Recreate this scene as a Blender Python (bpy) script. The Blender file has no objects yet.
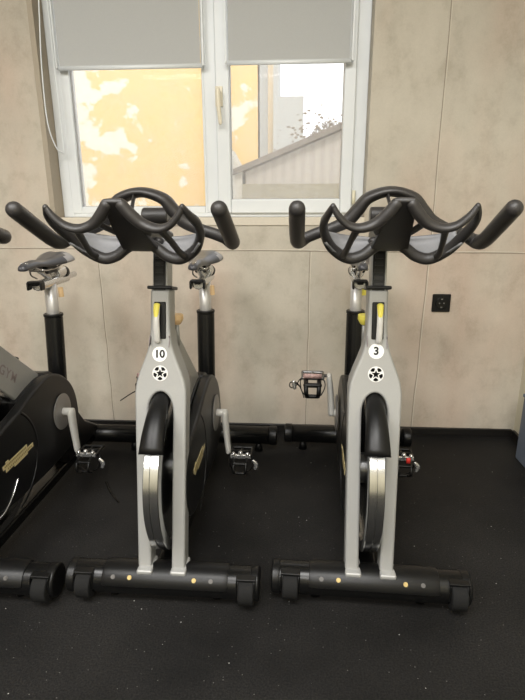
import bpy, bmesh, math, random
from mathutils import Vector, Matrix
random.seed(7)
PI = math.pi
SC = bpy.context.scene
COL = SC.collection

# ------------------------------------------------------------ camera
t, yw, rl, H = 0.28241, 0.063077, 0.00329, 1.0949
F = Vector((-math.sin(yw)*math.cos(t), math.cos(yw)*math.cos(t), -math.sin(t)))
R0 = Vector((math.cos(yw), math.sin(yw), 0)); U0 = R0.cross(F)
R = R0*math.cos(rl)-U0*math.sin(rl); U = U0*math.cos(rl)+R0*math.sin(rl)
cd = bpy.data.cameras.new('camera'); cam = bpy.data.objects.new('camera', cd); COL.objects.link(cam)
cd.sensor_fit = 'HORIZONTAL'; cd.sensor_width = 36; cd.lens = 505/525*36; cd.clip_start = .01
M = Matrix((R, U, -F)).transposed().to_4x4(); M.translation = (0, 0, H); cam.matrix_world = M
SC.camera = cam
# ------------------------------------------------------------ light
SC.view_settings.view_transform = 'Standard'; SC.view_settings.look = 'None'
SC.view_settings.gamma = 1; SC.view_settings.use_curve_mapping = False
SC.view_settings.exposure = 0.0
W = bpy.data.worlds.new('overcast_sky'); SC.world = W; W.use_nodes = True
W.node_tree.nodes['Background'].inputs[0].default_value = (.97, .98, 1, 1)
W.node_tree.nodes['Background'].inputs[1].default_value = 1.9
def sun(name, d, e, col, ang):
    l = bpy.data.lights.new(name, 'SUN'); l.energy = e; l.color = col; l.angle = ang
    o = bpy.data.objects.new(name, l); COL.objects.link(o); o.rotation_euler = Vector(d).to_track_quat('-Z', 'Y').to_euler()
sun('facade_fill_sun', (.25, .8, -.75), 1.1, (1, .97, .92), .3)  # added under the overcast sky to brighten the building outside
def area(name, loc, sx, sy, e, col=(1, .985, .96)):
    l = bpy.data.lights.new(name, 'AREA'); l.shape = 'RECTANGLE'; l.size = sx; l.size_y = sy; l.energy = e; l.color = col
    o = bpy.data.objects.new(name, l); COL.objects.link(o); o.location = loc
for lx_, ly_ in ((-1.6, -.4), (0, -.4), (-1.6, -2.4), (0, -2.4)):
    area('ceiling_panel_light', (lx_, ly_, 2.78), 1.1, 1.1, 74)

# ------------------------------------------------------------ materials
def mat(name, col, rough=.5, metal=0, noise=None, bump=None, spec=.5):
    m = bpy.data.materials.new(name); m.use_nodes = True; nt = m.node_tree; b = nt.nodes['Principled BSDF']
    b.inputs['Base Color'].default_value = (*col, 1); b.inputs['Roughness'].default_value = rough
    b.inputs['Metallic'].default_value = metal; b.inputs['Specular IOR Level'].default_value = spec
    tc = nt.nodes.new('ShaderNodeTexCoord')
    if noise is None: noise = (60, .06)
    n = nt.nodes.new('ShaderNodeTexNoise'); n.inputs['Scale'].default_value = noise[0]; n.inputs['Detail'].default_value = 5
    nt.links.new(tc.outputs['Object'], n.inputs['Vector'])
    mx = nt.nodes.new('ShaderNodeMix'); mx.data_type = 'RGBA'
    mx.inputs[6].default_value = (*[c*(1-noise[1]) for c in col], 1); mx.inputs[7].default_value = (*[min(1, c*(1+noise[1])) for c in col], 1)
    nt.links.new(n.outputs['Fac'], mx.inputs[0]); nt.links.new(mx.outputs[2], b.inputs['Base Color'])
    if bump:
        n2 = nt.nodes.new('ShaderNodeTexNoise'); n2.inputs['Scale'].default_value = bump[0]
        nt.links.new(tc.outputs['Object'], n2.inputs['Vector'])
        bp = nt.nodes.new('ShaderNodeBump'); bp.inputs['Strength'].default_value = bump[1]; bp.inputs['Distance'].default_value = .002
        nt.links.new(n2.outputs['Fac'], bp.inputs['Height']); nt.links.new(bp.outputs[0], b.inputs['Normal'])
    return m
def N(nt, kind, **kw):
    n = nt.nodes.new(kind)
    for k, v in kw.items():
        if k.startswith('i_'):
            k = k[2:]; n.inputs[int(k) if k.isdigit() else k.replace('_', ' ')].default_value = v
        else: setattr(n, k, v)
    return n
silver = mat('silver_paint', (.355, .355, .345), .42, .25, (300, .05))
polished = mat('polished_aluminium', (.72, .72, .72), .25, .85)
steel = mat('brushed_steel', (.50, .50, .49), .2, 1, (90, .06))
darksteel = mat('steel_side', (.2, .2, .2), .35, .9)
blackpl = mat('black_plastic', (.0045, .0045, .0045), .36, 0, (200, .2), (500, .12), .3)
blackgl = mat('black_gloss_tube', (.004, .004, .004), .27, 0, None, None, .35)
rubber = mat('grip_rubber', (.028, .0255, .0245), .42, 0, (300, .15), (900, .2))
wheelrub = mat('roller_rubber', (.012, .012, .012), .75, 0, (200, .3), (600, .4), .15)
coverm = mat('shield_plastic', (.006, .006, .0063), .36, 0, (100, .1), (700, .12), .4)
padm = mat('elbow_pad_foam', (.19, .19, .195), .6, 0, (200, .1))
saddle_m = mat('saddle_vinyl', (.05, .05, .056), .28, 0, (80, .1))
saddle_side = mat('saddle_grey_panel', (.30, .29, .29), .5)
brass = mat('brass_screw', (.42, .32, .14), .55, .8)
yellow = mat('yellow_plastic', (.85, .75, .12), .45)
tan = mat('tan_knob', (.75, .52, .28), .45)
white = mat('white_sticker', (.85, .85, .83), .5)
black = mat('black_print', (.01, .01, .01), .6)
leverm = mat('lever_light_grey', (.62, .61, .58), .35, .1)
dullsteel = mat('dull_screw', (.10, .095, .09), .5, .5)
satin = mat('satin_aluminium', (.62, .61, .60), .42, .6)
goldm = mat('gold_badge', (.62, .52, .28), .45, .1)
goldd = mat('badge_print', (.25, .19, .06), .5)
letter = mat('beam_lettering', (.26, .22, .22), .4, .3)
redm = mat('red_reflector', (.8, .05, .04), .3)
pinkm = mat('red_white_reflector', (.72, .36, .34), .3, 0, (160, .9))
pvc = mat('white_pvc', (.69, .715, .725), .3, 0, (20, .02))
gasket = mat('grey_gasket', (.35, .35, .34), .6)
plasterr = None

def obj(name, bm, m, parent=None, smooth=True, bevel=None, seg=3, sub=0):
    me = bpy.data.meshes.new(name)
    if not isinstance(bm, bmesh.types.BMesh):
        me = bm; me.name = name
    else:
        bmesh.ops.recalc_face_normals(bm, faces=bm.faces[:]); bm.to_mesh(me); bm.free()
    me.materials.clear() if False else None
    if m is not None and len(me.materials) == 0: me.materials.append(m)
    for p in me.polygons: p.use_smooth = smooth
    o = bpy.data.objects.new(name, me); COL.objects.link(o)
    if parent: o.parent = parent
    if bevel:
        b = o.modifiers.new('bevel', 'BEVEL'); b.width = bevel; b.segments = seg; b.limit_method = 'ANGLE'; b.angle_limit = .6; b.harden_normals = smooth
    if sub:
        s = o.modifiers.new('sub', 'SUBSURF'); s.levels = sub; s.render_levels = sub
    return o
def thing(name, label, cat, loc=(0, 0, 0), rz=0, group=None):
    o = bpy.data.objects.new(name, None); COL.objects.link(o); o.location = loc; o.rotation_euler = (0, 0, rz)
    o['label'] = label; o['category'] = cat
    if group: o['group'] = group
    return o
def tag(o, label, cat, group=None):
    o['label'] = label; o['category'] = cat
    if group: o['group'] = group
    return o
def struct(name, bm, m, parent=None, **k):
    o = obj(name, bm, m, parent, **k)
    if parent is None: o['kind'] = 'structure'
    return o
def box(bm, x0, x1, y0, y1, z0, z1):
    v = [bm.verts.new((x, y, z)) for x in (x0, x1) for y in (y0, y1) for z in (z0, z1)]
    for f in ((0, 1, 3, 2), (4, 6, 7, 5), (0, 4, 5, 1), (2, 3, 7, 6), (0, 2, 6, 4), (1, 5, 7, 3)): bm.faces.new([v[i] for i in f])
def Box(*a):
    bm = bmesh.new(); box(bm, *a); return bm
def catmull(pts, n=6, closed=False):
    P = [Vector(p) for p in pts]; out = []
    L = len(P); rng = range(L if closed else L-1)
    for i in rng:
        if closed: a, b, c, d = P[i-1], P[i], P[(i+1) % L], P[(i+2) % L]
        else: a, b, c, d = P[max(i-1, 0)], P[i], P[i+1], P[min(i+2, L-1)]
        for k in range(n):
            s = k/n; out.append(.5*((2*b)+(-a+c)*s+(2*a-5*b+4*c-d)*s*s+(-a+3*b-3*c+d)*s**3))
    if not closed: out.append(P[-1])
    return out
def tube(bm, pts, rad, n=6, seg=14, ref=(0, 1, 0), cap='round', closed=False, smoothp=True):
    """rad: number, (ru,rv) or list of those; ref = direction of the ru axis"""
    Pn = catmull(pts, n, closed) if smoothp else [Vector(p) for p in pts]
    if not smoothp: n = 1
    if isinstance(rad, list):
        rr = [(r, r) if isinstance(r, (int, float)) else r for r in rad]
        rr3 = catmull([(a, b, 0) for a, b in rr], n, closed) if smoothp else [Vector((a, b, 0)) for a, b in rr]
        RR = [(v.x, v.y) for v in rr3]
    else:
        r = (rad, rad) if isinstance(rad, (int, float)) else rad
        RR = [r]*len(Pn)
    K = len(Pn); rings = []; ref = Vector(ref)
    T = []
    for i in range(K):
        if closed: d = Pn[(i+1) % K]-Pn[i-1]
        else: d = Pn[min(i+1, K-1)]-Pn[max(i-1, 0)]
        T.append(d.normalized())
    stations = [(Pn[i], T[i], RR[i][0], RR[i][1]) for i in range(K)]
    if cap == 'round' and not closed:
        pre = []; post = []
        for a in (80, 60, 40, 20):
            s = math.sin(math.radians(a)); c = math.cos(math.radians(a)); r0 = min(RR[0]); r1 = min(RR[-1])
            pre.append((Pn[0]-T[0]*r0*s, T[0], RR[0][0]*c, RR[0][1]*c))
            post.insert(0, (Pn[-1]+T[-1]*r1*s, T[-1], RR[-1][0]*c, RR[-1][1]*c))
        stations = pre+stations+post
    for p, d, ru, rv in stations:
        u = ref-d*ref.dot(d)
        if u.length < 1e-4: u = Vector((1, 0, .01))-d*d.x
        u.normalize(); v = d.cross(u)
        rings.append([bm.verts.new(p+u*ru*math.cos(2*PI*k/seg)+v*rv*math.sin(2*PI*k/seg)) for k in range(seg)])
    for i in range(len(rings)-(0 if closed else 1)):
        a, b = rings[i], rings[(i+1) % len(rings)]
        for k in range(seg): bm.faces.new((a[k], a[(k+1) % seg], b[(k+1) % seg], b[k]))
    if not closed: bm.faces.new(rings[0]); bm.faces.new(rings[-1])
def Tube(*a, **k):
    bm = bmesh.new(); tube(bm, *a, **k); return bm
def cyl(bm, a, b, r, seg=24, r2=None):
    tube(bm, [a, b], [r, r2 if r2 is not None else r], seg=seg, cap='flat', smoothp=False, ref=(0, 0, 1) if abs(Vector(b)[2]-Vector(a)[2]) < 1e-3 else (0, 1, 0))
def Cyl(*a, **k):
    bm = bmesh.new(); cyl(bm, *a, **k); return bm
def prism_x(pts, x0, x1):      # polygon in (y,z)
    bm = bmesh.new()
    A = [bm.verts.new((x0, y, z)) for y, z in pts]; B = [bm.verts.new((x1, y, z)) for y, z in pts]
    bm.faces.new(A); bm.faces.new(B[::-1])
    for i in range(len(pts)): bm.faces.new((A[i], B[i], B[(i+1) % len(pts)], A[(i+1) % len(pts)]))
    return bm
def lathe_x(prof, cx, cy, cz, seg=72, a0=0, a1=2*PI):   # profile (x, r), closed loop, around the x axis
    bm = bmesh.new(); full = abs(a1-a0-2*PI) < 1e-6; n = seg if full else seg+1; rings = []
    for i in range(n):
        a = a0+(a1-a0)*i/seg
        rings.append([bm.verts.new((cx+x, cy+r*math.cos(a), cz+r*math.sin(a))) for x, r in prof])
    for i in range(seg):
        p, q = rings[i], rings[(i+1) % n]
        for k in range(len(prof)): bm.faces.new((p[k], p[(k+1) % len(prof)], q[(k+1) % len(prof)], q[k]))
    if not full: bm.faces.new(rings[0]); bm.faces.new(rings[-1])
    return bm
def text(name, s, size, mtx, m, parent, depth=.0006, spacing=1, bold=0):
    c = bpy.data.curves.new(name, 'FONT'); c.body = s; c.size = size; c.align_x = 'CENTER'; c.align_y = 'CENTER'; c.extrude = depth; c.space_character = spacing; c.offset = bold
    tmp = bpy.data.objects.new(name, c); COL.objects.link(tmp)
    dg = bpy.context.evaluated_depsgraph_get(); dg.update()
    me = bpy.data.meshes.new_from_object(tmp.evaluated_get(dg)); bpy.data.objects.remove(tmp)
    me.transform(mtx); me.materials.clear(); me.materials.append(m); me.name = name
    return obj(name, me, m, parent, smooth=False)
def frame(o, x, y, z=None):
    x = Vector(x).normalized(); y = Vector(y); y = (y-x*y.dot(x)).normalized(); z = x.cross(y)
    m = Matrix((x, y, z)).transposed().to_4x4(); m.translation = o; return m

# ============================================================ SETTING
WY = 2.32
# wall material: stained panels with hairline joints
def wall_mat(joints=True):
    m = bpy.data.materials.new('wall_microcement'); m.use_nodes = True; nt = m.node_tree; b = nt.nodes['Principled BSDF']; L = nt.links.new
    b.inputs['Roughness'].default_value = .75; b.inputs['Specular IOR Level'].default_value = .25
    g = N(nt, 'ShaderNodeNewGeometry')
    def noise(s, d, sc=(1, 1, 1), rough=.6):
        mp = N(nt, 'ShaderNodeMapping'); mp.inputs['Scale'].default_value = sc; L(g.outputs['Position'], mp.inputs[0])
        n = N(nt, 'ShaderNodeTexNoise', i_Scale=s, i_Detail=d, i_Roughness=rough); L(mp.outputs[0], n.inputs['Vector']); return n.outputs['Fac']
    def ramp(f, stops):
        r = N(nt, 'ShaderNodeValToRGB'); e = r.color_ramp.elements
        e[0].position, e[0].color = stops[0][0], (*stops[0][1], 1); e[1].position, e[1].color = stops[-1][0], (*stops[-1][1], 1)
        for p, c in stops[1:-1]: x = e.new(p); x.color = (*c, 1)
        L(f, r.inputs[0]); return r.outputs[0]
    base = ramp(noise(1.7, 6, (1, 1, .5)), [(.3, (.46, .422, .350)), (.5, (.545, .498, .415)), (.7, (.62, .572, .48))])
    pink = ramp(noise(1.3, 3, (1.6, 1, .6)), [(.45, (1, 1, 1)), (.7, (1, .88, .85))])
    blotch = ramp(noise(9, 8, (1, 1, .8), .7), [(.32, (.80, .785, .765)), (.5, (.95, .95, .945)), (.68, (1.0, 1.0, 1.0))])
    fine = ramp(noise(160, 3), [(.3, (.95, .95, .95)), (.7, (1, 1, 1))])
    col = base
    for x in (pink, blotch, fine):
        mx = N(nt, 'ShaderNodeMix', data_type='RGBA', blend_type='MULTIPLY'); mx.inputs[0].default_value = 1
        L(col, mx.inputs[6]); L(x, mx.inputs[7]); col = mx.outputs[2]
    L(col, b.inputs['Base Color'])
    bp = N(nt, 'ShaderNodeBump', i_Strength=.25); bp.inputs['Distance'].default_value = .003; L(noise(30, 6), bp.inputs['Height']); L(bp.outputs[0], b.inputs['Normal'])
    return m
WM = wall_mat()
# window opening in the far wall
ox0, ox1, oz0, oz1 = -1.112, .305, 1.035, 2.35
FX0, FX1, FY = -1.058, .300, 2.41
XL, XR, YB, ZC = -3.8, 1.075, -3.6, 2.8
bm = bmesh.new()
box(bm, XL-.1, ox0, WY, WY+.3, 0, ZC); box(bm, ox1, XR+.1, WY, WY+.3, 0, ZC); box(bm, ox0, ox1, WY, WY+.3, 0, oz0-.002); box(bm, ox0, ox1, WY, WY+.3, oz1, ZC)
struct('wall_far', bm, WM, smooth=False)
# panel joints (shallow plaster ribs next to dark hairlines)
jm = mat('joint_hairline', (.27, .23, .18), .9); jl = mat('joint_filler', (.60, .55, .46), .8)
def joint(name, pts):
    bm = bmesh.new(); tube(bm, pts, (.0012, .0016), n=4, seg=6, cap='flat'); struct(name, bm, jm)
    bm = bmesh.new(); tube(bm, [(x+.005 if abs(pts[0][2]-pts[-1][2]) > .2 else x, y, z+(0 if abs(pts[0][2]-pts[-1][2]) > .2 else .005)) for x, y, z in pts], (.0014, .0022), n=4, seg=6, cap='flat'); struct(name, bm, jl)
jy = WY
def jitter(a, b, n=9, amp=.0022):
    a = Vector(a); b = Vector(b); o = []
    for i in range(n+1):
        p = a.lerp(b, i/n)
        if 0 < i < n:
            if abs(a.z-b.z) > .2: p.x += random.uniform(-amp, amp)
            else: p.z += random.uniform(-amp, amp)
        o.append(tuple(p))
    return o
joint('trim_1', jitter((.600, jy, 2.8), (.600, jy, .89))); joint('trim_2', jitter((.600, jy, .89), (.583, jy, .035)))
joint('trim_3', jitter((-.912, jy, .885), (-.905, jy, .035))); joint('trim_4', jitter((.070, jy, .885), (.067, jy, .035)))
joint('trim_5', jitter((XL, jy, .905), (-.9, jy, .895))+jitter((-.75, jy, .893), (1.07, jy, .878))[0:])
# floor: rubber mat with crumbs
def floor_mat():
    m = bpy.data.materials.new('rubber_floor'); m.use_nodes = True; nt = m.node_tree; b = nt.nodes['Principled BSDF']; L = nt.links.new
    g = N(nt, 'ShaderNodeNewGeometry')
    n = N(nt, 'ShaderNodeTexNoise', i_Scale=2.2, i_Detail=7); L(g.outputs['Position'], n.inputs['Vector'])
    n2 = N(nt, 'ShaderNodeTexNoise', i_Scale=220, i_Detail=3); L(g.outputs['Position'], n2.inputs['Vector'])
    r = N(nt, 'ShaderNodeValToRGB'); r.color_ramp.elements[0].position = .3; r.color_ramp.elements[0].color = (.0055, .0055, .0055, 1); r.color_ramp.elements[1].position = .75; r.color_ramp.elements[1].color = (.021, .0205, .020, 1); L(n.outputs['Fac'], r.inputs[0])
    r2 = N(nt, 'ShaderNodeValToRGB'); r2.color_ramp.elements[0].position = .35; r2.color_ramp.elements[0].color = (.55, .55, .55, 1); r2.color_ramp.elements[1].position = .7; r2.color_ramp.elements[1].color = (1.6, 1.55, 1.5, 1); L(n2.outputs['Fac'], r2.inputs[0])
    mx = N(nt, 'ShaderNodeMix', data_type='RGBA', blend_type='MULTIPLY'); mx.inputs[0].default_value = 1; L(r.outputs[0], mx.inputs[6]); L(r2.outputs[0], mx.inputs[7])
    col = mx.outputs[2]
    for sc, th, kp, c in ((34, .06, .84, (.42, .42, .40, 1)), (90, .12, .86, (.13, .125, .12, 1))):
        v = N(nt, 'ShaderNodeTexVoronoi', i_Scale=sc); L(g.outputs['Position'], v.inputs['Vector'])
        lt = N(nt, 'ShaderNodeMath', operation='LESS_THAN'); L(v.outputs['Distance'], lt.inputs[0]); lt.inputs[1].default_value = th
        sp = N(nt, 'ShaderNodeSeparateColor'); L(v.outputs['Color'], sp.inputs[0])
        gt = N(nt, 'ShaderNodeMath', operation='GREATER_THAN'); L(sp.outputs[0], gt.inputs[0]); gt.inputs[1].default_value = kp
        mu = N(nt, 'ShaderNodeMath', operation='MULTIPLY'); L(lt.outputs[0], mu.inputs[0]); L(gt.outputs[0], mu.inputs[1])
        m2 = N(nt, 'ShaderNodeMix', data_type='RGBA'); L(mu.outputs[0], m2.inputs[0]); L(col, m2.inputs[6]); m2.inputs[7].default_value = c; col = m2.outputs[2]
    L(col, b.inputs['Base Color']); b.inputs['Roughness'].default_value = .6; b.inputs['Specular IOR Level'].default_value = .16
    bp = N(nt, 'ShaderNodeBump', i_Strength=.5); bp.inputs['Distance'].default_value = .002; L(n2.outputs['Fac'], bp.inputs['Height']); L(bp.outputs[0], b.inputs['Normal'])
    return m
struct('floor', Box(XL-.1, XR+.1, YB-.1, WY+.3, -.1, 0), floor_mat(), smooth=False)
struct('ceiling', Box(XL-.1, XR+.1, YB-.1, WY+.3, ZC, ZC+.1), mat('ceiling_paint', (.8, .79, .76), .9), smooth=False)
pale = mat('pale_wall_paint', (.60, .56, .43), .8, 0, (3, .08), (40, .1))
struct('wall_right', Box(XR, XR+.1, YB, WY, 0, ZC), pale, smooth=False)
struct('wall_left', Box(XL-.1, XL, YB, WY, 0, ZC), WM, smooth=False)
struct('wall_back', Box(XL-.1, XR+.1, YB-.1, YB, 0, ZC), pale, smooth=False)
bbm = mat('black_skirting', (.010, .009, .008), .35, 0, (50, .2))
struct('baseboard_far', Box(XL, XR-.012, WY-.014, WY, 0, .04), bbm, bevel=.003)
struct('baseboard_right', Box(XR-.014, XR, YB, WY-.014, 0, .04), bbm, bevel=.003)

# ---- window
win = bpy.data.objects.new('window_1', None); COL.objects.link(win); win['kind'] = 'structure'
def frame_rect(bm, x0, x1, z0, z1, wl, wr, wb, wt, y0, y1):
    box(bm, x0, x0+wl, y0, y1, z0, z1); box(bm, x1-wr, x1, y0, y1, z0, z1)
    box(bm, x0+wl, x1-wr, y0, y1, z0, z0+wb); box(bm, x0+wl, x1-wr, y0, y1, z1-wt, z1)
bm = bmesh.new(); frame_rect(bm, ox0+.022, ox1, oz0, oz1-.002, .052, .055, .020, .06, FY, FY+.08)
box(bm, -.405, -.345, FY, FY+.08, oz0+.02, oz1-.062)
obj('window_frame', bm, pvc, win, smooth=True, bevel=.004)
bm = bmesh.new(); frame_rect(bm, -1.046, -.402, 1.052, 2.288, .045, .012, .03, .05, FY-.003, FY+.06); obj('window_sash', bm, pvc, win, bevel=.004)
bm = bmesh.new(); frame_rect(bm, -.352, .252, 1.052, 2.288, .06, .050, .062, .06, FY-.018, FY+.06); obj('window_sash', bm, pvc, win, bevel=.006)
bm = bmesh.new(); frame_rect(bm, -1.006, -.409, 1.078, 2.24, .007, .007, .007, .007, FY+.012, FY+.032)
frame_rect(bm, -.296, .206, 1.110, 2.23, .006, .006, .006, .006, FY+.012, FY+.032); obj('gasket', bm, gasket, win, smooth=False)
# thin glass; the view's washed-out haze mixed in as translucent white
gm = bpy.data.materials.new('hazed_glass'); gm.use_nodes = True; nt = gm.node_tree; nt.nodes.clear()
out = N(nt, 'ShaderNodeOutputMaterial'); tr = N(nt, 'ShaderNodeBsdfTransparent'); gl = N(nt, 'ShaderNodeBsdfGlossy', i_Roughness=.02); tl = N(nt, 'ShaderNodeBsdfTranslucent')
tl.inputs[0].default_value = (.9, .9, .9, 1)
m1 = N(nt, 'ShaderNodeMixShader'); m2 = N(nt, 'ShaderNodeMixShader'); m1.inputs[0].default_value = .004
tc = N(nt, 'ShaderNodeTexCoord'); vn = N(nt, 'ShaderNodeTexNoise', i_Scale=12., i_Detail=4); nt.links.new(tc.outputs['Object'], vn.inputs['Vector'])
mr = N(nt, 'ShaderNodeMapRange'); mr.inputs['From Min'].default_value = .3; mr.inputs['From Max'].default_value = .75; mr.inputs['To Min'].default_value = .14; mr.inputs['To Max'].default_value = .22
nt.links.new(vn.outputs['Fac'], mr.inputs[0]); nt.links.new(mr.outputs[0], m2.inputs[0])
nt.links.new(tr.outputs[0], m1.inputs[1]); nt.links.new(gl.outputs[0], m1.inputs[2]); nt.links.new(m1.outputs[0], m2.inputs[1]); nt.links.new(tl.outputs[0], m2.inputs[2]); nt.links.new(m2.outputs[0], out.inputs[0])
obj('glass_pane', Box(-1.004, -.411, FY+.020, FY+.024, 1.080, 2.238), gm, win, smooth=False)
obj('glass_pane', Box(-.294, .204, FY+.020, FY+.024, 1.112, 2.228), gm, win, smooth=False)
# sill
sillm = mat('sill_beige', (.62, .56, .46), .6)
struct('trim_6', Box(ox0, ox1+.0, WY-.006, FY, 1.0, oz0), sillm, bevel=.003)
struct('trim_7', Box(ox0, ox0+.022, WY+.001, FY+.08, oz0, oz1), mat('reveal_shaded', (.36, .31, .24), .85), smooth=False)  # the sloped left reveal's darker shading is put into this brown
# handle & hinge
bm = bmesh.new(); box(bm, -.352, -.320, FY-.026, FY-.018, 1.50, 1.58); cyl(bm, (-.336, FY-.026, 1.555), (-.336, FY-.055, 1.555), .009)
tube(bm, [(-.336, FY-.055, 1.56), (-.334, FY-.058, 1.50), (-.328, FY-.058, 1.43)], [.011, .010, .008], seg=10)
obj('window_handle', bm, mat('handle_cream', (.72, .66, .52), .35), win, bevel=.002)
bm = bmesh.new(); cyl(bm, (.262, FY-.012, 1.09), (.262, FY-.012, 1.15), .008); cyl(bm, (.262, FY-.012, 2.0), (.262, FY-.012, 2.06), .008); obj('hinge', bm, mat('hinge_cream', (.7, .66, .5), .4), win)
# roller blinds
bf = bpy.data.materials.new('blind_fabric'); bf.use_nodes = True; nt = bf.node_tree; nt.nodes.clear(); L = nt.links.new
out = N(nt, 'ShaderNodeOutputMaterial'); df = N(nt, 'ShaderNodeBsdfDiffuse'); tl = N(nt, 'ShaderNodeBsdfTranslucent'); ms = N(nt, 'ShaderNodeMixShader'); ms.inputs[0].default_value = .16
tc = N(nt, 'ShaderNodeTexCoord'); wv = N(nt, 'ShaderNodeTexNoise', i_Scale=500.); L(tc.outputs['Object'], wv.inputs['Vector'])
mx = N(nt, 'ShaderNodeMix', data_type='RGBA'); mx.inputs[6].default_value = (.47, .475, .465, 1); mx.inputs[7].default_value = (.57, .575, .565, 1); L(wv.outputs['Fac'], mx.inputs[0]); L(mx.outputs[2], df.inputs[0]); L(mx.outputs[2], tl.inputs[0])
L(df.outputs[0], ms.inputs[1]); L(tl.outputs[0], ms.inputs[2]); L(ms.outputs[0], out.inputs[0])
for x0, x1, z, lab, yy in ((-1.036, -.398, 1.662, 'grey roller blind half lowered over the left window pane', FY-.032), (-.300, .228, 1.666, 'grey roller blind half lowered over the right window pane', FY-.048)):
    b = thing('roller_blind', lab, 'blind', ((x0+x1)/2, yy, z))
    w = (x1-x0)/2
    obj('fabric', Box(-w+.012, w-.012, -.0006, .0006, 0, .6), bf, b, smooth=False)
    obj('bottom_bar', Tube([(-w+.006, 0, -.004), (w-.006, 0, -.004)], (.005, .009), smoothp=False, cap='flat', ref=(0, 1, 0)), pvc, b)
    obj('cassette', Box(-w, w, -.02, .028, .6, .65), pvc, b, bevel=.008)
    for s in (-1, 1): obj('side_guide', Box(s*w-.004, s*w+.004, -.010, .010, -.006, .6), pvc, b, bevel=.002)
ch = obj('blind_cord', Tube([(-1.050, FY-.06, 2.3), (-1.066, FY-.07, 1.93), (-1.080, FY-.08, 1.69), (-1.086, FY-.08, 1.5), (-1.078, FY-.08, 1.40), (-1.058, FY-.07, 1.33), (-1.044, FY-.05, 1.318), (-1.038, FY-.05, 1.335), (-1.040, FY-.05, 1.6), (-1.042, FY-.05, 2.3)], .0028, seg=8), pvc)
tag(ch, 'white looped blind cord hanging at the left edge of the window', 'cord')

# socket
so = thing('wall_socket', 'black square wall socket on the bare wall right of the bikes', 'socket', (.670, WY, .657))
obj('plate', Box(-.041, .041, -.010, 0, -.041, .041), blackpl, so, bevel=.006)
bm = bmesh.new(); cyl(bm, (0, -.0101, 0), (0, -.0135, 0), .027, seg=32); obj('rim', bm, blackgl, so, bevel=.002)
bm = bmesh.new()
for s in (-1, 1): cyl(bm, (s*.0095, -.0136, 0), (s*.0095, -.0142, 0), .003, seg=12)
box(bm, -.004, .004, -.0142, -.0136, .016, .022); box(bm, -.004, .004, -.0142, -.0136, -.022, -.016); obj('contact_hole', bm, darksteel, so, smooth=False)

# blue-grey bin by right wall
bb = thing('storage_box', 'blue-grey plastic box standing against the right wall at the corner', 'box', (1.02, 1.80, 0))
bgm = mat('blue_grey_plastic', (.13, .155, .20), .5)
bm = bmesh.new(); box(bm, -.025, .038, -.3, .300, .001, .29); obj('body', bm, bgm, bb, bevel=.008)
obj('lid', Box(-.028, .039, -.305, .305, .29, .305), bgm, bb, bevel=.004)

# ============================================================ OUTSIDE
ym = bpy.data.materials.new('peeling_yellow_render'); ym.use_nodes = True; nt = ym.node_tree; b = nt.nodes['Principled BSDF']; L = nt.links.new; b.inputs['Roughness'].default_value = .9
g = N(nt, 'ShaderNodeNewGeometry'); n = N(nt, 'ShaderNodeTexNoise', i_Scale=2.3, i_Detail=8, i_Roughness=.55); mp = N(nt, 'ShaderNodeMapping'); mp.inputs['Scale'].default_value = (1, 1, 1.3); mp.inputs['Location'].default_value = (3.1, 0, 1.7); L(g.outputs['Position'], mp.inputs[0]); L(mp.outputs[0], n.inputs['Vector'])
sx = N(nt, 'ShaderNodeSeparateXYZ'); L(g.outputs['Position'], sx.inputs[0])
mr = N(nt, 'ShaderNodeMapRange'); mr.inputs['From Min'].default_value = -2.75; mr.inputs['From Max'].default_value = -1.55; mr.inputs['To Min'].default_value = .11; mr.inputs['To Max'].default_value = -.08; L(sx.outputs[0], mr.inputs[0])
ad = N(nt, 'ShaderNodeMath', operation='ADD'); L(n.outputs['Fac'], ad.inputs[0]); L(mr.outputs[0], ad.inputs[1])
r = N(nt, 'ShaderNodeValToRGB'); r.color_ramp.elements[0].position = .50; r.color_ramp.elements[0].color = (.90, .62, .26, 1); r.color_ramp.elements[1].position = .54; r.color_ramp.elements[1].color = (.90, .84, .70, 1); L(ad.outputs[0], r.inputs[0]); L(r.outputs[0], b.inputs['Base Color'])
pgrey = mat('pale_render', (.46, .47, .45), .9, 0, (3, .05))
bld = thing('yellow_building', 'yellow rendered building with peeling white patches outside the window', 'building', (-3, 6, 0))
obj('facade', Box(-4, 2.578, 0, 3, -.1, 7), ym, bld, smooth=False)
bm = bmesh.new()
box(bm, 2.60, 2.68, -.02, .4, -.1, 7); obj('corner_trim', bm, pgrey, bld, smooth=False)
bm = bmesh.new(); cyl(bm, (2.72, -.05, -.1), (2.72, -.05, 7), .03, seg=12); obj('drainpipe', bm, mat('drainpipe_beige', (.75, .62, .42), .6), bld)
pb = thing('distant_building', 'pale grey stepped building faint behind the bare tree outside', 'building', (.2, 16, 0))
bm = bmesh.new(); box(bm, -2.2, -.75, 0, 3, -.1, 5.4); box(bm, -.75, .0, 0, 3, -.1, 4.05); obj('block', bm, pgrey, pb, smooth=False)
shed_w = bpy.data.materials.new('corrugated_pale'); shed_w.use_nodes = True; nt = shed_w.node_tree; b = nt.nodes['Principled BSDF']; L = nt.links.new; b.inputs['Roughness'].default_value = .8
g = N(nt, 'ShaderNodeNewGeometry'); sx = N(nt, 'ShaderNodeSeparateXYZ'); L(g.outputs['Position'], sx.inputs[0]); mu = N(nt, 'ShaderNodeMath', operation='MULTIPLY'); mu.inputs[1].default_value = 70; L(sx.outputs[0], mu.inputs[0])
sn = N(nt, 'ShaderNodeMath', operation='SINE'); L(mu.outputs[0], sn.inputs[0]); mr = N(nt, 'ShaderNodeMapRange'); mr.inputs['From Min'].default_value = -1; L(sn.outputs[0], mr.inputs[0])
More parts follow.
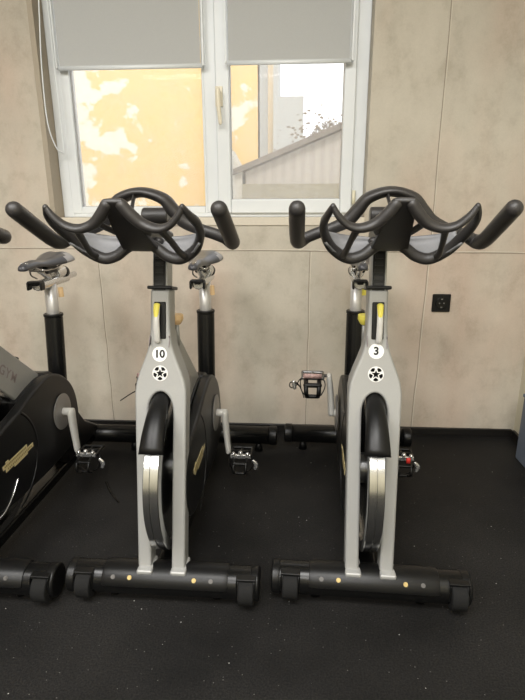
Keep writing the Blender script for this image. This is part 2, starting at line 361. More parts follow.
mx = N(nt, 'ShaderNodeMix', data_type='RGBA'); mx.inputs[6].default_value = (.46, .42, .37, 1); mx.inputs[7].default_value = (.53, .49, .43, 1); L(mr.outputs[0], mx.inputs[0]); L(mx.outputs[2], b.inputs['Base Color'])
sh = thing('shed', 'low shed with a sloping dark-edged roof outside the right pane', 'shed', (0, 5.0, 0))
def prism_y(pts, y0, y1):
    bm = bmesh.new(); A = [bm.verts.new((x, y0, z)) for x, z in pts]; B = [bm.verts.new((x, y1, z)) for x, z in pts]
    bm.faces.new(A); bm.faces.new(B[::-1])
    for i in range(len(pts)): bm.faces.new((A[i], B[i], B[(i+1) % len(pts)], A[(i+1) % len(pts)]))
    return bm
obj('wall', prism_y([(-.47, -.1), (-.47, 1.38), (1.3, 2.08), (1.3, -.1)], 0, .8), shed_w, sh, smooth=False)
obj('roof', prism_y([(-.58, 1.35), (-.58, 1.40), (1.4, 2.18), (1.4, 2.13)], -.08, .9), mat('roof_edge', (.20, .17, .14), .8, 0, (30, .3)), sh, smooth=False)
obj('ledge', Box(-.5, 1.3, -.05, -.001, 1.14, 1.27), mat('mossy_ledge', (.33, .30, .21), .9, 0, (25, .45)), sh, smooth=False)
obj('side_wall', prism_y([(-.75, -.1), (-.75, 1.60), (-.62, 1.60), (-.50, 1.38), (-.50, -.1)], -.02, .5), mat('side_render', (.66, .63, .55), .9), sh, smooth=False)
# bare tree
tr_ = thing('bare_tree', 'small thin-branched tree behind the shed roof outside', 'tree', (.35, 6.9, 0))
bm = bmesh.new(); rr = random.Random(4)
def branch(p, d, l, r, k):
    q = p+d*l; tube(bm, [p, p.lerp(q, .5)+Vector((rr.uniform(-.02, .02), 0, 0)), q], [r, r*.85, r*.7], n=2, seg=5, cap='flat')
    if k:
        for _ in range(3):
            e = (d+Vector((rr.uniform(-.9, .9), rr.uniform(-.6, .6), rr.uniform(-.2, .6)))).normalized(); branch(q, e, l*rr.uniform(.55, .75), r*.65, k-1)
branch(Vector((0, 0, -.1)), Vector((0, 0, 1)), 1.62, .035, 0); branch(Vector((0, 0, 1.5)), Vector((-.3, 0, 1)).normalized(), .2, .02, 4); branch(Vector((0, 0, 1.5)), Vector((.5, 0, 1)).normalized(), .25, .02, 4)
obj('branches', bm, mat('bark_pale', (.2, .17, .13), .9), tr_)
bm = bmesh.new()
for i in range(150):
    c = Vector((rr.gauss(.0, .26), rr.uniform(-.2, .2), rr.gauss(1.93, .10)+rr.random()*.05)); s = rr.uniform(.008, .022)
    bmesh.ops.create_icosphere(bm, subdivisions=1, radius=s, matrix=Matrix.Translation(c) @ Matrix.Diagonal((1.3, .6, .7, 1)))
lv = obj('leaves', bm, mat('dry_leaves', (.26, .22, .16), .9), tr_)
struct('ground_outside', Box(-14, 14, WY+.35, 30, -.2, -.1), mat('ground', (.3, .3, .28), .9), smooth=False)

# ============================================================ BIKE
def fy(z): return .21*(z-.08)       # the front frame leans backwards
def fl(z): return fy(z)+.004*max(0, (.5-z)/.42)   # and its legs sweep forward to the foot
def make_bike():
    T = thing('exercise_bike', '', 'exercise bike')
    # --- base
    FB = .062
    front = obj('front_foot', Tube([(-.262, 0, FB), (.266, 0, FB)], .0445, smoothp=False, cap='flat', seg=32, ref=(0, 0, 1)), blackgl, T, bevel=.004)
    for s in (-1, 1):
        obj('end_cap', Tube([(s*.250, 0, FB), (s*.255, 0, FB), (s*.271, 0, FB), (s*.275, 0, FB)], [.0448, .0465, .0465, .042], smoothp=False, cap='flat', seg=32, ref=(0, 0, 1)), blackpl, front, bevel=.002)
    # raised shell over the middle, open below
    bm = bmesh.new(); ri, ro = .0448, .050; K = 20
    for xs in ((-.168, .188),):
        rings = []
        for x in (xs[0], xs[0]+.012, xs[1]-.012, xs[1]):
            e = 0 if x in (xs[0]+.012, xs[1]-.012) else -.003
            a0, a1 = math.radians(8), math.radians(172)
            rings.append([bm.verts.new((x, -(ro+e)*math.cos(a0+(a1-a0)*k/K), FB+(ro+e)*math.sin(a0+(a1-a0)*k/K))) for k in range(K+1)] + [bm.verts.new((x, -ri*math.cos(a1+(a0-a1)*k/K), FB+ri*math.sin(a1+(a0-a1)*k/K))) for k in range(K+1)])
        for i in range(3):
            n = len(rings[0])
            for k in range(n): bm.faces.new((rings[i][k], rings[i][(k+1) % n], rings[i+1][(k+1) % n], rings[i+1][k]))
        bm.faces.new(rings[0]); bm.faces.new(rings[-1])
    obj('foot_cover', bm, blackpl, front, bevel=.003)
    for x in (-.134, -.087, .095, .142):
        bm = bmesh.new(); a = math.radians(38); n = Vector((0, -math.cos(a), math.sin(a))); c = Vector((x, 0, FB))+n*.0495
        cyl(bm, c, c+n*.003, .0042, seg=6 if abs(x) > .1 else 14); cyl(bm, c, c+n*.0012, .0062, seg=18)
        obj('screw', bm, brass if abs(x) < .1 else dullsteel, front, smooth=False)
    for s in (-1, 1):
        xc = .2205*s + (.019 if s > 0 else .0)
        bm = lathe_x([(-.022, .037), (-.019, .041), (.019, .041), (.022, .037), (.022, .008), (-.022, .008)], xc, -.022, .056, seg=36); obj('transport_wheel', bm, wheelrub, front, bevel=.002)
        bm = bmesh.new()
        box(bm, xc-.0275, xc-.0235, -.046, -.01, .050, .098); box(bm, xc+.0235, xc+.0275, -.046, -.01, .050, .098); box(bm, xc-.0275, xc+.0275, -.040, -.01, .096, .103); obj('wheel_housing', bm, blackpl, front, bevel=.003)
        bm = bmesh.new(); cyl(bm, (s*.15, .01, .0), (s*.15, .01, .035), .016, r2=.012); obj('levelling_foot', bm, blackpl, front)
    front.location = (.002, .008, 0)
    RY = .931
    rear = obj('rear_foot', Tube([(-.27, RY, .075), (.27, RY, .075)], .040, smoothp=False, cap='flat', seg=32, ref=(0, 0, 1)), blackgl, T)
    for s in (-1, 1):
        obj('end_cap', Tube([(s*.250, RY, .075), (s*.255, RY, .075), (s*.281, RY, .075), (s*.285, RY, .075)], [.041, .043, .043, .039], smoothp=False, cap='flat', seg=32, ref=(0, 0, 1)), blackpl, rear, bevel=.002)
        bm = bmesh.new(); cyl(bm, (s*.2, RY, .0), (s*.2, RY, .04), .02, r2=.013); obj('levelling_foot', bm, blackpl, rear)
    obj('base_beam', Box(-.028, .028, .0, .93, .055, .095), blackgl, T, bevel=.008)
    obj('rear_support', prism_x([(.62, .09), (.93, .09), (.93, .12), (.80, .20), (.72, .30), (.66, .36), (.60, .30)], -.035, .035), coverm, T, bevel=.01)
    # --- silver front frame: inverted U plus neck
    def q(x, z): return (x, z)
    outer = [(-.0665, .085), (-.069, .35), (-.0715, .575), (-.0712, .602), (-.067, .627), (-.058, .654), (-.047, .681), (-.037, .708), (-.030, .737), (-.0272, .77), (-.0265, .873)]
    inner = [(.0285, .085), (.0325, .40), (.0345, .53)] + [(.0345*math.cos(a), .545+.055*math.sin(a)) for a in [PI*k/14 for k in range(1, 14)]] + [(-.0345, .53), (-.0325, .40), (-.0285, .085)]
    poly = outer+[(-x, z) for x, z in outer[::-1]]+inner
    bm = bmesh.new(); D = .055
    A = [bm.verts.new((x, fl(z)-D*.3, z)) for x, z in poly]; B = [bm.verts.new((x, fl(z)+D*.7+(.01 if z > .6 else 0), z)) for x, z in poly]
    bm.faces.new(A); bm.faces.new(B[::-1])
    for i in range(len(poly)): bm.faces.new((A[i], B[i], B[(i+1) % len(poly)], A[(i+1) % len(poly)]))
    fr = obj('front_frame', bm, silver, T, bevel=.009, seg=4)
    for s in (-1, 1):
        bm = bmesh.new(); box(bm, s*.0475-.0225+.003, s*.0475+.0225+.003, -.026, .045, .097, .112); obj('fork_foot', bm, silver, fr, bevel=.006)
    ff = lambda z, e=0: fy(z)-D*.3-e
    tilt = Vector((0, .21, 1)).normalized(); nrm = Vector((0, -1, .21)).normalized()
    # emblem: white ring, five black petals round a black star
    def disc_bm(c, r, th, seg=40):
        bm = bmesh.new(); cyl(bm, c-nrm*.001, c+nrm*th, r, seg=seg); return bm
    ec = Vector((0, ff(.651), .651))
    em = obj('emblem', disc_bm(ec, .0215, .0012), mat('emblem_silver', (.7, .7, .68), .4) if 'emblem_silver' not in bpy.data.materials else bpy.data.materials['emblem_silver'], T, smooth=False)
    bm = bmesh.new(); XA = Vector((1, 0, 0))
    def P(r, a, e): return ec+XA*r*math.cos(a)+tilt*r*math.sin(a)+nrm*e
    st = []
    for k in range(10):
        st.append(bm.verts.new(P(.0118 if k % 2 == 0 else .0052, PI/2+k*PI/5, .002)))
    bm.faces.new(st)
    for k in range(5):
        a = -PI/2+k*2*PI/5
        pet = [P(.0085, a, .002), P(.0150, a-.42, .002), P(.0180, a-.38, .002), P(.0192, a, .002), P(.0180, a+.38, .002), P(.0150, a+.42, .002)]
        bm.faces.new([bm.verts.new(v) for v in pet])
    bmesh.ops.solidify(bm, geom=bm.faces[:], thickness=.0006)
    obj('emblem_star', bm, black, em, smooth=False)
    # lever recess and lever
    rz = .79
    bm = bmesh.new(); box(bm, -.0155, .0165, -.004, .002, -.048, .052); bm.transform(frame(Vector((0, ff(rz), rz)), (1, 0, 0), -nrm)); rec = obj('lever_recess', bm, blackpl, T, bevel=.006)
    # --- diagonal beam
    beam = obj('frame_beam', prism_x([(.115, .62), (.140, .72), (.150, .80), (.165, .80), (.20, .752), (.54, .475), (.455, .37), (.33, .475), (.21, .58), (.16, .61)], -.0262, .0262), silver, T, bevel=.006)
    d = Vector((0, .54-.235, .465-.715)).normalized(); up = Vector((0, -d.z, d.y))
    bx = Vector((0, .229, .642))
    for s in (1, -1):
        o = bx+Vector((s*.0263, 0, 0)); text('beam_lettering', 'TECHNOGYM', .044, frame(o, d*s, up), letter, beam, depth=.0006, spacing=1.22, bold=.0006)
    # small bolt on beam
    bm = bmesh.new(); c = Vector((0, .40, .590)); cyl(bm, c-up*.01, c+up*.012, .011); obj('beam_bolt', bm, blackpl, beam)
    # --- flywheel
    fc = (.176, .329); r = .238
    prof = [(-.021, r-.003), (-.019, r), (-.0035, r), (-.0025, r-.0035), (.0005, r-.0035), (.0015, r), (.019, r), (.021, r-.003), (.021, r-.03), (.010, r-.034), (.010, .04), (-.010, .04), (-.010, r-.034), (-.021, r-.03)]
    fw = obj('flywheel', lathe_x(prof, 0, *fc, seg=128), steel, T)
    md = fw.modifiers.new('e', 'EDGE_SPLIT'); md.split_angle = .5
    bm = bmesh.new(); cyl(bm, (-.06, *fc), (.06, *fc), .018); cyl(bm, (-.025, *fc), (.025, *fc), .045); obj('flywheel_hub', bm, darksteel, fw, bevel=.002)
    # guard over the top of the flywheel
    bm = bmesh.new(); K = 26; rings = []
    for i in range(K+1):
        a = math.radians(149-(149-50)*i/K); f = min(1, i/10)
        hw = .034*(1-f)+.024*f; rad = .250+.003*min(1, i/6)
        ring = []
        for k in range(9):
            b_ = math.radians(-80+160*k/8); ring.append((hw*math.sin(b_)/.985, rad+.020*math.cos(b_)-.006))
        ring += [(x*.9, r_-.005) for x, r_ in ring[::-1]]
        rings.append([bm.verts.new((x, .186+r_*math.cos(a), .345+r_*math.sin(a))) for x, r_ in ring])
    n = len(rings[0])
    for i in range(K):
        for k in range(n): bm.faces.new((rings[i][k], rings[i][(k+1) % n], rings[i+1][(k+1) % n], rings[i+1][k]))
    bm.faces.new(rings[0]); bm.faces.new(rings[-1]); obj('flywheel_guard', bm, blackpl, T)
    bm = bmesh.new(); box(bm, -.010, .018, .090, .135, .574, .590); obj('brake_pad_holder', bm, darksteel, T, bevel=.004)
    # --- side covers
    cov = [(.60, .190), (.41, .178), (.27, .185), (.15, .192), (.09, .215), (.058, .255), (.045, .31), (.06, .38), (.10, .42), (.17, .445), (.26, .463), (.34, .487), (.42, .506), (.48, .512), (.545, .497), (.605, .46), (.65, .41), (.672, .35), (.675, .28), (.65, .22)]
    cov = [(v.x, v.y) for v in catmull([(a, b, 0) for a, b in cov], 3, True)]
    for s in (1, -1):
        xa, xb = (.034, .072) if s > 0 else (-.066, -.034)
        bm = prism_x(cov, xa, xb); sc = obj('side_cover', bm, coverm, T, bevel=.010, seg=4)
        xo = xb if s > 0 else xa
        # raised circular ridge around the flywheel end
        bm = bmesh.new(); pts = [(xo, .155+.19*math.cos(a), .325+.17*math.sin(a)) for a in [math.radians(v) for v in range(-75, 60, 9)]]; tube(bm, pts, (.002, .005), n=2, seg=8, ref=(1, 0, 0)); obj('cover_ridge', bm, coverm, sc)
        # badge: two offset strips
        bd = Vector((0, .8, .12)).normalized() if False else Vector((0, .97, .04)).normalized(); bu = Vector((0, -bd.z, bd.y))
        c0 = Vector((xo+s*.0002, .228, .33)); bm = bmesh.new()
        for (a, b_, c, e) in ((-.088, .052, .000, .013), (-.075, .088, -.013, .001), (-.03, .05, -.020, -.012), (-.07, -.055, .012, .02)):
            vs = [c0+bd*u+bu*w_ for u, w_ in ((a, c), (b_, c), (b_, e), (a, e))]
            A = [bm.verts.new(v) for v in vs]; B = [bm.verts.new(v+Vector((s*.0012, 0, 0))) for v in vs]
            bm.faces.new(A); bm.faces.new(B[::-1])
            for i in range(4): bm.faces.new((A[i], B[i], B[(i+1) % 4], A[(i+1) % 4]))
        obj('badge', bm, goldm, sc, smooth=False)
        bm = bmesh.new()
        for (a, b_, w_) in ((-.08, .045, .0065), (-.065, .08, -.006)):
            for i in range(16):
                u = a+(b_-a)*i/16; vs = [c0+Vector((s*.0016, 0, 0))+bd*uu+bu*ww for uu, ww in ((u, w_-.003), (u+.005, w_-.003), (u+.005, w_+.003), (u, w_+.003))]
                bm.faces.new([bm.verts.new(v) for v in vs])
        obj('badge_print', bm, goldd, sc, smooth=False)
    obj('chain_housing', prism_x([(a*.985+.005, b_*.985+.004) for a, b_ in cov if a > .30] , -.034, .034), coverm, T, bevel=.004)
    cv = obj('cover_cap', prism_x([(.46, .46), (.49, .518), (.54, .508), (.62, .455), (.68, .38), (.69, .31), (.66, .30), (.60, .42), (.52, .47)], -.036, .045), coverm, T, bevel=.008)
    # --- cranks
    BB = (.535, .352)
    for s in (1, -1):
        x0 = .073*s
        obj('crank_disc', lathe_x([(x0, .0), (x0, .066), (x0+s*.004, .068), (x0+s*.006, .060), (x0+s*.006, .0)][1:4]+[(x0+s*.006, .004), (x0, .004)], 0, *BB, seg=48), mat('disc_grey', (.30, .29, .28), .4, .5) if 'disc_grey' not in bpy.data.materials else bpy.data.materials['disc_grey'], T, bevel=.001)
        e = -s
        end = (BB[0]+.008*e, BB[1]+(.152 if s > 0 else .140)*e); ki = 0 if s > 0 else .014
        bm = bmesh.new()
        tube(bm, [(s*(.108-ki), BB[0], BB[1]), (s*(.113-ki), (BB[0]+end[0])/2, (BB[1]+end[1])/2), (s*(.120-ki), *end)], [(.021, .013), (.019, .012), (.017, .010)], n=6, seg=16, ref=(0, 1, 0)); cyl(bm, (s*.07, *BB), (s*(.117-ki), *BB), .0145)
        cr = obj('crank_arm', bm, leverm, T)
        bm = bmesh.new(); cyl(bm, (s*(.1171-ki), *BB), (s*(.119-ki), *BB), .007); obj('crank_bolt', bm, blackpl, cr)
        px, py, pz = s*(.170 if s > 0 else .166), end[0], end[1]
        cyl_bm = bmesh.new(); cyl(cyl_bm, (s*(.12-ki), py, pz), (s*.205, py, pz), .006, seg=12)
        for dy in (-.032, .032): tube(cyl_bm, [(px-.036, py+dy, pz), (px+.036, py+dy, pz)], (.006, .007), seg=8, ref=(0, 1, 0))
        for dx in (-.036, 0, .036): tube(cyl_bm, [(px+dx, py-.032, pz), (px+dx, py+.032, pz)], .005, seg=8, ref=(1, 0, 0))
        pd = obj('pedal', cyl_bm, blackpl if s > 0 else darksteel, T)
        if s > 0:
            bm = bmesh.new(); box(bm, px-.037, px+.037, py-.045, py-.036, pz-.006, pz+.009)
            for dx in (-.026, 0, .026): bmesh.ops.create_uvsphere(bm, u_segments=12, v_segments=8, radius=.0085 if dx == 0 else .0075, matrix=Matrix.Translation((px+dx, py-.042, pz+(.016 if dx == 0 else .012))))
            obj('pedal_plate', bm, polished, pd, bevel=.0015)
        # toe clip cage hanging below on the front, strap ring
        bm = bmesh.new(); ts = 1 if s < 0 else .6
        for dx in (-.024, .024):
            tube(bm, [(px+dx, py-.034, pz), (px+dx*.95, py-.075, pz-.012), (px+dx*.9, py-.085, pz-.042), (px+dx*.75, py-.05, pz-.062)], (.0080*ts, .0045*ts), n=5, seg=8, ref=(1, 0, 0))
        tube(bm, [(px-.024, py-.074, pz-.012), (px+.024, py-.074, pz-.012)], .009*ts, seg=8, ref=(0, 1, 0))
        tube(bm, [(px-.020, py-.052, pz-.062), (px+.020, py-.052, pz-.062)], .008*ts, seg=8, ref=(0, 1, 0))
        obj('toe_clip', bm, blackpl, pd)
        bm = bmesh.new(); so_ = s
        tube(bm, [(px-.034*so_, py+.0, pz-.004), (px-.046*so_, py-.02, pz-.03), (px-.03*so_, py-.02, pz-.07), (px, py-.02, pz-.078), (px+.034*so_, py-.02, pz-.062), (px+.044*so_, py-.02, pz-.02), (px+.034*so_, py, pz-.004)], (.0018, .006), n=5, seg=8, ref=(1, 0, 0))
        obj('pedal_strap', bm, blackpl, pd)
        if s > 0:
            bm = bmesh.new(); tube(bm, [(px+.044, py-.03, pz-.02), (px+.056, py-.03, pz-.036), (px+.052, py-.03, pz-.055)], [(.003, .006), (.004, .009), (.003, .006)], seg=8); obj('strap_buckle', bm, polished, pd)
        else:
            obj('pedal_reflector', Box(px-.034, px+.032, py-.046, py-.040, pz+.004, pz+.020), pinkm, pd)
    # --- seat tube, post, slider, saddle
    SY = .80
    obj('seat_tube', Tube([(0, SY-.06, .085), (0, SY, .672)], (.032, .035), smoothp=False, cap='flat', seg=32), blackgl, T, bevel=.004)
    col = obj('seat_tube_collar', Tube([(0, SY, .672), (0, SY, .684)], .037, smoothp=False, cap='flat', seg=32), blackpl, T, bevel=.003)
    obj('seat_post', Tube([(0, SY, .60), (0, SY, .80)], (.0235, .0235), smoothp=False, cap='flat', seg=28), satin, T)
    sl = obj('seat_slider', Tube([(0, .67, .806), (0, .90, .806)], (.020, .025), smoothp=False, cap='flat', seg=8, ref=(0, 0, 1)), polished, T, bevel=.004)
    bm = bmesh.new(); box(bm, -.026, .026, .645, .675, .816, .826); box(bm, -.029, -.021, .645, .675, .792, .822); box(bm, .021, .029, .645, .675, .792, .822); box(bm, -.012, .012, .650, .675, .808, .818)
    obj('slider_cap', bm, blackpl, sl, bevel=.004)
    obj('slider_rod', Tube([(0, .86, .808), (0, .99, .808)], .012, smoothp=False, cap='flat', seg=16, ref=(0, 0, 1)), polished, sl, bevel=.002)
    obj('saddle_clamp', Tube([(0, .80, .835), (0, .875, .835)], (.024, .029), smoothp=False, cap='flat', seg=20, ref=(0, 0, 1)), polished, T, bevel=.004)
    obj('clamp_ring', Tube([(0, .862, .832), (0, .885, .832)], (.026, .031), smoothp=False, cap='flat', seg=20, ref=(0, 0, 1)), blackpl, T, bevel=.003)
    # saddle loft
    bm = bmesh.new(); st = [(.575, .006, .908, .006), (.583, .019, .910, .017), (.61, .024, .914, .021), (.66, .028, .917, .022), (.71, .036, .914, .022), (.76, .055, .917, .026), (.80, .074, .922, .030), (.835, .082, .926, .032), (.86, .078, .926, .030), (.875, .05, .925, .022), (.88, .01, .924, .006)]
    st = [tuple(st[i]) for i in range(len(st))]
    a3 = catmull([(s_[0], s_[1]*.86, s_[2]-.020) for s_ in st], 4); h3 = catmull([(s_[3]*.68, 0, 0) for s_ in st], 4); rings = []
    for v, h in zip(a3, h3):
        ring = []
        for k in range(24):
            a = 2*PI*k/24; c, s_ = math.cos(a), math.sin(a)
            x = v.y*(abs(c)**.8)*(1 if c > 0 else -1); z = v.z-.01+(h.x*abs(s_)**.9 if s_ > 0 else -h.x*(.9+.9*abs(c)*0)*abs(s_)) - .012*abs(c)**2*min(1, v.y/.06) + (-.004 if abs(c) < .25 and s_ > 0 else 0)
            ring.append(bm.verts.new((x, v.x, z)))
        rings.append(ring)
    for i in range(len(rings)-1):
        for k in range(24): bm.faces.new((rings[i][k], rings[i][(k+1) % 24], rings[i+1][(k+1) % 24], rings[i+1][k]))
    bm.faces.new(rings[0]); bm.faces.new(rings[-1])
    sd = obj('saddle', bm, saddle_m, T)
    sd.data.materials.append(saddle_side)
    for p in sd.data.polygons:
        c = p.center
        if c.y > .79+ .25*(.93-c.z) and abs(c.x) > .045 and c.z < .925: p.material_index = 1
    bm = bmesh.new()
    for s in (-1, 1): tube(bm, [(s*.008, .60, .895), (s*.018, .65, .872), (s*.022, .70, .860), (s*.022, .80, .860), (s*.03, .86, .885)], .0038, seg=8)
    tube(bm, [(-.024, .68, .862), (.024, .68, .862)], .006, seg=8); tube(bm, [(0, .70, .862), (0, .76, .83)], .014, seg=10)
    tube(bm, [(-.014, .66, .872), (-.018, .67, .845), (-.008, .69, .83)], .003, seg=6)
    obj('saddle_rails', bm, steel, sd)
    obj('saddle_clip', Box(-.022, .022, .72, .80, .842, .872), blackpl, sd, bevel=.006)
    # --- handlebar post
    top = Vector((0, fy(.998)+.005, .998)); bot = Vector((0, fy(.84)+.005, .84))
    POSTBM = Box(-.0205, .0205, -.012, .042, -.002, .14); POSTBM.transform(frame(Vector((0, fy(.87), .87)), (1, 0, 0), -nrm))
    hp = obj('handlebar_post', POSTBM, silver, T, bevel=.003)
    bm = bmesh.new(); box(bm, -.017, .015, .0, .004, -.002, .135); RB = bmesh.new()
    for i in range(6): box(RB, -.012, .010, .003, .007, .006+i*.019, .017+i*.019)
    for b_ in (bm, RB): b_.transform(Matrix((Vector((1, 0, 0)), nrm, tilt)).transposed().to_4x4()); b_.transform(Matrix.Translation(Vector((0, fy(.87), .87))+nrm*.012))
    hs = obj('height_scale', bm, blackpl, hp, smooth=False); obj('scale_notches', RB, coverm, hp, smooth=False)
    bm = bmesh.new(); box(bm, -.034, .034, -.022, .048, -.002, .007); bm.transform(frame(Vector((0, fy(.873), .873)), (1, 0, 0), -nrm)); obj('post_collar', bm, blackpl, T, bevel=.003)
    # knob behind neck
    # --- handlebar
    hb = obj('handlebar', Tube([(-.208, .062, 1.008), (-.171, .055, 1.024), (-.135, .050, 1.036), (-.098, .046, 1.054), (-.074, .044, 1.080), (-.050, .042, 1.107), (0, .040, 1.121), (.050, .042, 1.107), (.074, .044, 1.080), (.098, .046, 1.054), (.135, .050, 1.036), (.171, .055, 1.024), (.208, .062, 1.008)],
        [(.014, .014), (.014, .014), (.015, .014), (.019, .016), (.024, .016), (.030, .014), (.034, .012), (.030, .014), (.024, .016), (.019, .016), (.015, .014), (.014, .014), (.014, .014)], n=8, seg=20), rubber, T)
    for s in (-1, 1):
        obj('grip', Tube([(s*.196, .063, 1.012), (s*.2115, .050, 1.006), (s*.215, .015, 1.014), (s*.214, -.06, 1.047), (s*.212, -.142, 1.084)], [.0145, .0178, .0178, .0178, .0172], n=8, seg=20, ref=(0, .3, 1)), rubber, hb)
    # lower cross bar + stem
    obj('stem', prism_x([(-.02, 1.0), (.22, .975), (.235, 1.02), (.10, 1.045), (-.02, 1.03)], -.027, .027), blackpl, hb, bevel=.010)
    obj('stem_clamp', Tube([(-.034, .155, 1.062), (.034, .155, 1.062)], (.024, .024), smoothp=False, cap='flat', seg=28, ref=(0, 0, 1)), rubber, hb, bevel=.005)
    obj('lower_bar', Tube([(-.035, .048, 1.008), (-.015, .055, 1.006), (.015, .055, 1.006), (.035, .048, 1.008)], (.010, .012), n=5, seg=14, ref=(0, 0, 1)), rubber, hb)
    # forward tongue
    bm = bmesh.new(); sec = [(-.157, 1.102, .0205), (-.150, 1.099, .022), (-.10, 1.066, .031), (-.05, 1.030, .036), (0, 1.000, .042), (.03, .992, .046)]; rings = []
    for i, (y, z, hw) in enumerate(sec):
        d_ = Vector((0, .19, -.11)).normalized(); nn = Vector((0, -.5, -.86)); th = .006 if i else .003
        rings.append([bm.verts.new(Vector((hw*sx_, y, z))+nn*th*sz*(1 if abs(sx_) > .5 else 1.4)) for sx_, sz in ((-1, 1), (-.4, 1), (.4, 1), (1, 1), (1, -1), (.4, -1), (-.4, -1), (-1, -1))])
    for i in range(len(rings)-1):
        for k in range(8): bm.faces.new((rings[i][k], rings[i][(k+1) % 8], rings[i+1][(k+1) % 8], rings[i+1][k]))
    bm.faces.new(rings[0]); bm.faces.new(rings[-1]); obj('centre_plate', bm, rubber, hb, bevel=.003)
    # elbow loops
    for s in (-1, 1):
        bm = bmesh.new()
        tube(bm, [(s*.016, -.148, 1.093), (s*.030, -.142, 1.075), (s*.052, -.135, 1.055), (s*.082, -.135, 1.046), (s*.108, -.140, 1.052), (s*.128, -.148, 1.070), (s*.140, -.153, 1.089)],
             [(0.0130, 0.0120), (0.0150, 0.0125), (0.0155, 0.0115), (0.0154, 0.0095), (0.0132, 0.0080), (0.0099, 0.0072), (0.0055, 0.0058)], n=6, seg=12, ref=(0, 1, .25))
        tube(bm, [(s*.140, -.153, 1.089), (s*.149, -.13, 1.072), (s*.156, -.085, 1.053), (s*.151, -.035, 1.025), (s*.131, .0, .992), (s*.094, .012, .970), (s*.062, .014, .976), (s*.040, .016, .992), (s*.022, .016, 1.003)],
             [(0.0066, 0.0058), (0.0099, 0.0072), (0.0132, 0.0087), (0.0143, 0.0101), (0.0143, 0.0116), (0.0143, 0.0116), (0.0143, 0.0116), (0.0143, 0.0130), (0.0132, 0.0145)], n=6, seg=12, ref=(0, .6, .8))
        tube(bm, [(s*.088, -.132, 1.044), (s*.096, -.09, 1.020), (s*.104, -.035, .988), (s*.108, .002, .977)], [(0.0088, 0.0087), (0.0066, 0.0087), (0.0066, 0.0087), (0.0088, 0.0087)], n=5, seg=10, ref=(1, 0, 0))
        obj('elbow_loop', bm, rubber, hb)
        # pad cup: surface between bottom curve and the rear bar
        bm = bmesh.new(); nu, nv = 12, 6; gridv = []
        lo = catmull([(s*.150, -.04, 1.010), (s*.122, -.005, .981), (s*.090, .010, .973), (s*.060, .018, .980), (s*.034, .020, .996)], 3)
        hi = catmull([(s*.150, .02, 1.032), (s*.122, .045, 1.026), (s*.090, .055, 1.020), (s*.060, .055, 1.017), (s*.030, .05, 1.012)], 3)
        for a_, b_ in zip(lo, hi):
            row = []
            for j in range(nv+1):
                w_ = j/nv; p_ = a_.lerp(b_, w_); p_.y += .018*math.sin(PI*w_); row.append(bm.verts.new(p_))
            gridv.append(row)
        for i in range(len(gridv)-1):
            for j in range(nv): bm.faces.new((gridv[i][j], gridv[i+1][j], gridv[i+1][j+1], gridv[i][j+1]))
        o = obj('elbow_pad', bm, padm, hb); sm = o.modifiers.new('s', 'SOLIDIFY'); sm.thickness = .006; sm.offset = 0
    # braces under the arch
    bm = bmesh.new(); tube(bm, [(-.012, .034, 1.122), (-.006, -.02, 1.075), (-.004, .02, 1.03)], (.0025, .010), n=4, seg=8, ref=(1, 0, 0)); obj('arch_brace', bm, rubber, hb)
    bm = bmesh.new(); tube(bm, [(-.052, -.12, 1.058), (-.03, -.03, 1.028), (-.0, .0, 1.022), (.03, -.03, 1.028), (.052, -.12, 1.058)], (.006, .010), n=6, seg=10, ref=(0, 0, 1)); obj('rest_bridge', bm, rubber, hb)
    return T

def copy_tree(o, parent=None):
    c = o.copy(); COL.objects.link(c)
    if parent: c.parent = parent
    for ch in list(o.children): copy_tree(ch, c)
    return c
proto = make_bike()
tilt = Vector((0, .21, 1)).normalized(); nrm = Vector((0, -1, .21)).normalized()
def dress(T, number, yel, knobm, knobx, lx, sx_=0, sy_=0):
    # lever, knobs and number sticker
    ff = lambda z: fy(z)-.055*.3
    z0 = .79; base = Vector((0, ff(z0), z0))
    m = frame(base, (1, 0, 0), tilt)       # local y = up along the frame, z towards viewer
    m = Matrix((Vector((1, 0, 0)), tilt, nrm)).transposed().to_4x4(); m.translation = base
    bm = bmesh.new(); tube(bm, [(lx, .040, .012), (lx, .0, .019), (lx, -.048, .010), (lx, -.056, .003)], [(.0085, .006), (.0085, .006), (.0085, .006), (.008, .004)], n=4, seg=14, ref=(1, 0, 0)); bm.transform(m)
    lv = obj('brake_lever', bm, leverm, T)
    bm = bmesh.new(); tube(bm, [(lx, .012, .0205), (lx, .028, .019), (lx, .043, .013)], [(.006, .004), (.0078, .005), (.0088, .006)], n=4, seg=12, ref=(1, 0, 0)); bm.transform(m); obj('lever_tip', bm, yel, lv)
    bm = bmesh.new(); cyl(bm, (knobx, .215, .700), (knobx, .215, .770), .006, seg=12); k = obj('adjustment_knob', bm, silver, T)
    bm = bmesh.new(); cyl(bm, (knobx, .215, .762), (knobx, .215, .775), .010, seg=20, r2=.018); cyl(bm, (knobx, .215, .7751), (knobx, .215, .792), .019, seg=24); obj('knob_head', bm, knobm, k, bevel=.003)
    bm = bmesh.new(); cyl(bm, (.028+sx_, .80+sy_, .783), (.030+sx_, .80+sy_, .745), .010, seg=14); obj('seat_knob', bm, knobm, T, bevel=.002)
    if number:
        nz = .712 if number == '3' else .702; c = Vector((-.001, ff(nz), nz))
        bm = bmesh.new(); cyl(bm, c-nrm*.001, c+nrm*.001, .0205, seg=40); s = obj('number_sticker', bm, white, T, smooth=False)
        mm = Matrix((Vector((1, 0, 0)), tilt, nrm)).transposed().to_4x4(); mm.translation = c+nrm*.0012
        text('numeral', number, .029, mm, black, s, depth=.0003, bold=.0011)
G = 'indoor cycling bikes lined up along the wall'
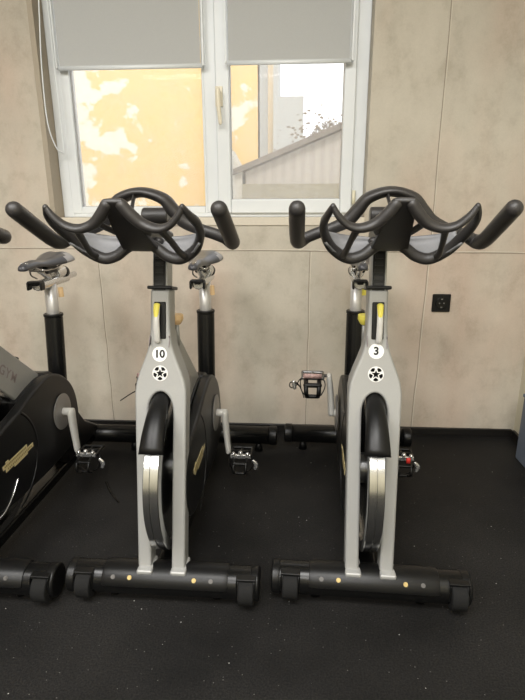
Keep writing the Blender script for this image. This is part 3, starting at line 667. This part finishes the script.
places = [(10, (-.3621, 1.1822), -.0096, 'silver and black exercise bike wearing the white number 10 sticker'),
          (3, (.2204, 1.2040), -.0329, 'silver and black exercise bike wearing the white number 3 sticker, rightmost'),
          (0, (-.9360, 1.1622), -.0096, 'exercise bike cut off by the left edge, showing its black side cover and gold badge')]
for i, (num, (x, y), rz, lab) in enumerate(places):
    T = proto if i == 0 else copy_tree(proto)
    T.location = (x, y, 0); T.rotation_euler = (0, 0, rz); T['label'] = lab; T['category'] = 'exercise bike'; T['group'] = G
    places[i] = T
for ch in places[2].children:
    if ch.name.split('.')[0] in ('seat_tube', 'seat_tube_collar', 'seat_post', 'seat_slider', 'saddle', 'saddle_clamp', 'clamp_ring'): ch.location = (-.012, -.075 if 'tube' in ch.name or 'post' in ch.name else -.040, 0)
for ch in places[2].children:
    if ch.name.split('.')[0] == 'handlebar': ch.location = (.020, 0, .014)
dress(places[0], '10', yellow, tan, .026, -.005)
dress(places[1], '3', yellow, yellow, -.026, .004)
dress(places[2], None, yellow, tan, .026, -.005, -.012, -.05)

# what the straps and reflectors of single pedals do
px, py, pz = -.166, .543, .492
bm = bmesh.new(); tube(bm, [(px-.030, py-.02, pz+.004), (px-.048, py-.03, pz-.010), (px-.058, py-.03, pz-.030), (px-.070, py-.03, pz-.040), (px-.082, py-.03, pz-.034), (px-.080, py-.03, pz-.020), (px-.064, py-.03, pz-.018), (px-.044, py-.02, pz-.040), (px-.030, py-.02, pz-.080)], (.0018, .005), n=5, seg=8, ref=(1, 0, 0))
ls = obj('hanging_strap', bm, blackpl, places[1])
obj('strap_buckle', Tube([(px-.068, py-.036, pz-.014), (px-.064, py-.038, pz-.036)], .007, seg=8), polished, ls)
obj('hanging_strap', Tube([(px-.005, py-.02, pz-.02), (px-.035, py-.03, pz-.045), (px-.07, py-.03, pz-.066), (px-.108, py-.03, pz-.092)], (.002, .004), n=5, seg=8, ref=(1, 0, 0)), blackpl, places[0])
obj('red_reflector', Box(.176, .190, .460, .466, .196, .216), redm, places[1])
obj('silver_trim', Tube([(.073, .05, .203), (.073, .11, .200), (.073, .165, .225), (.073, .205, .262)], (.0022, .0022), n=6, seg=8, ref=(1, 0, 0)), polished, places[2])
# small loose strap on the floor
c = obj('loose_strap', Tube([(-.755, 1.79, .003), (-.72, 1.73, .004), (-.69, 1.69, .003), (-.655, 1.65, .003)], (.004, .002), seg=8, n=5, ref=(1, 0, 0)), blackgl)
tag(c, 'thin black strap lying on the floor between the two left bikes', 'strap')
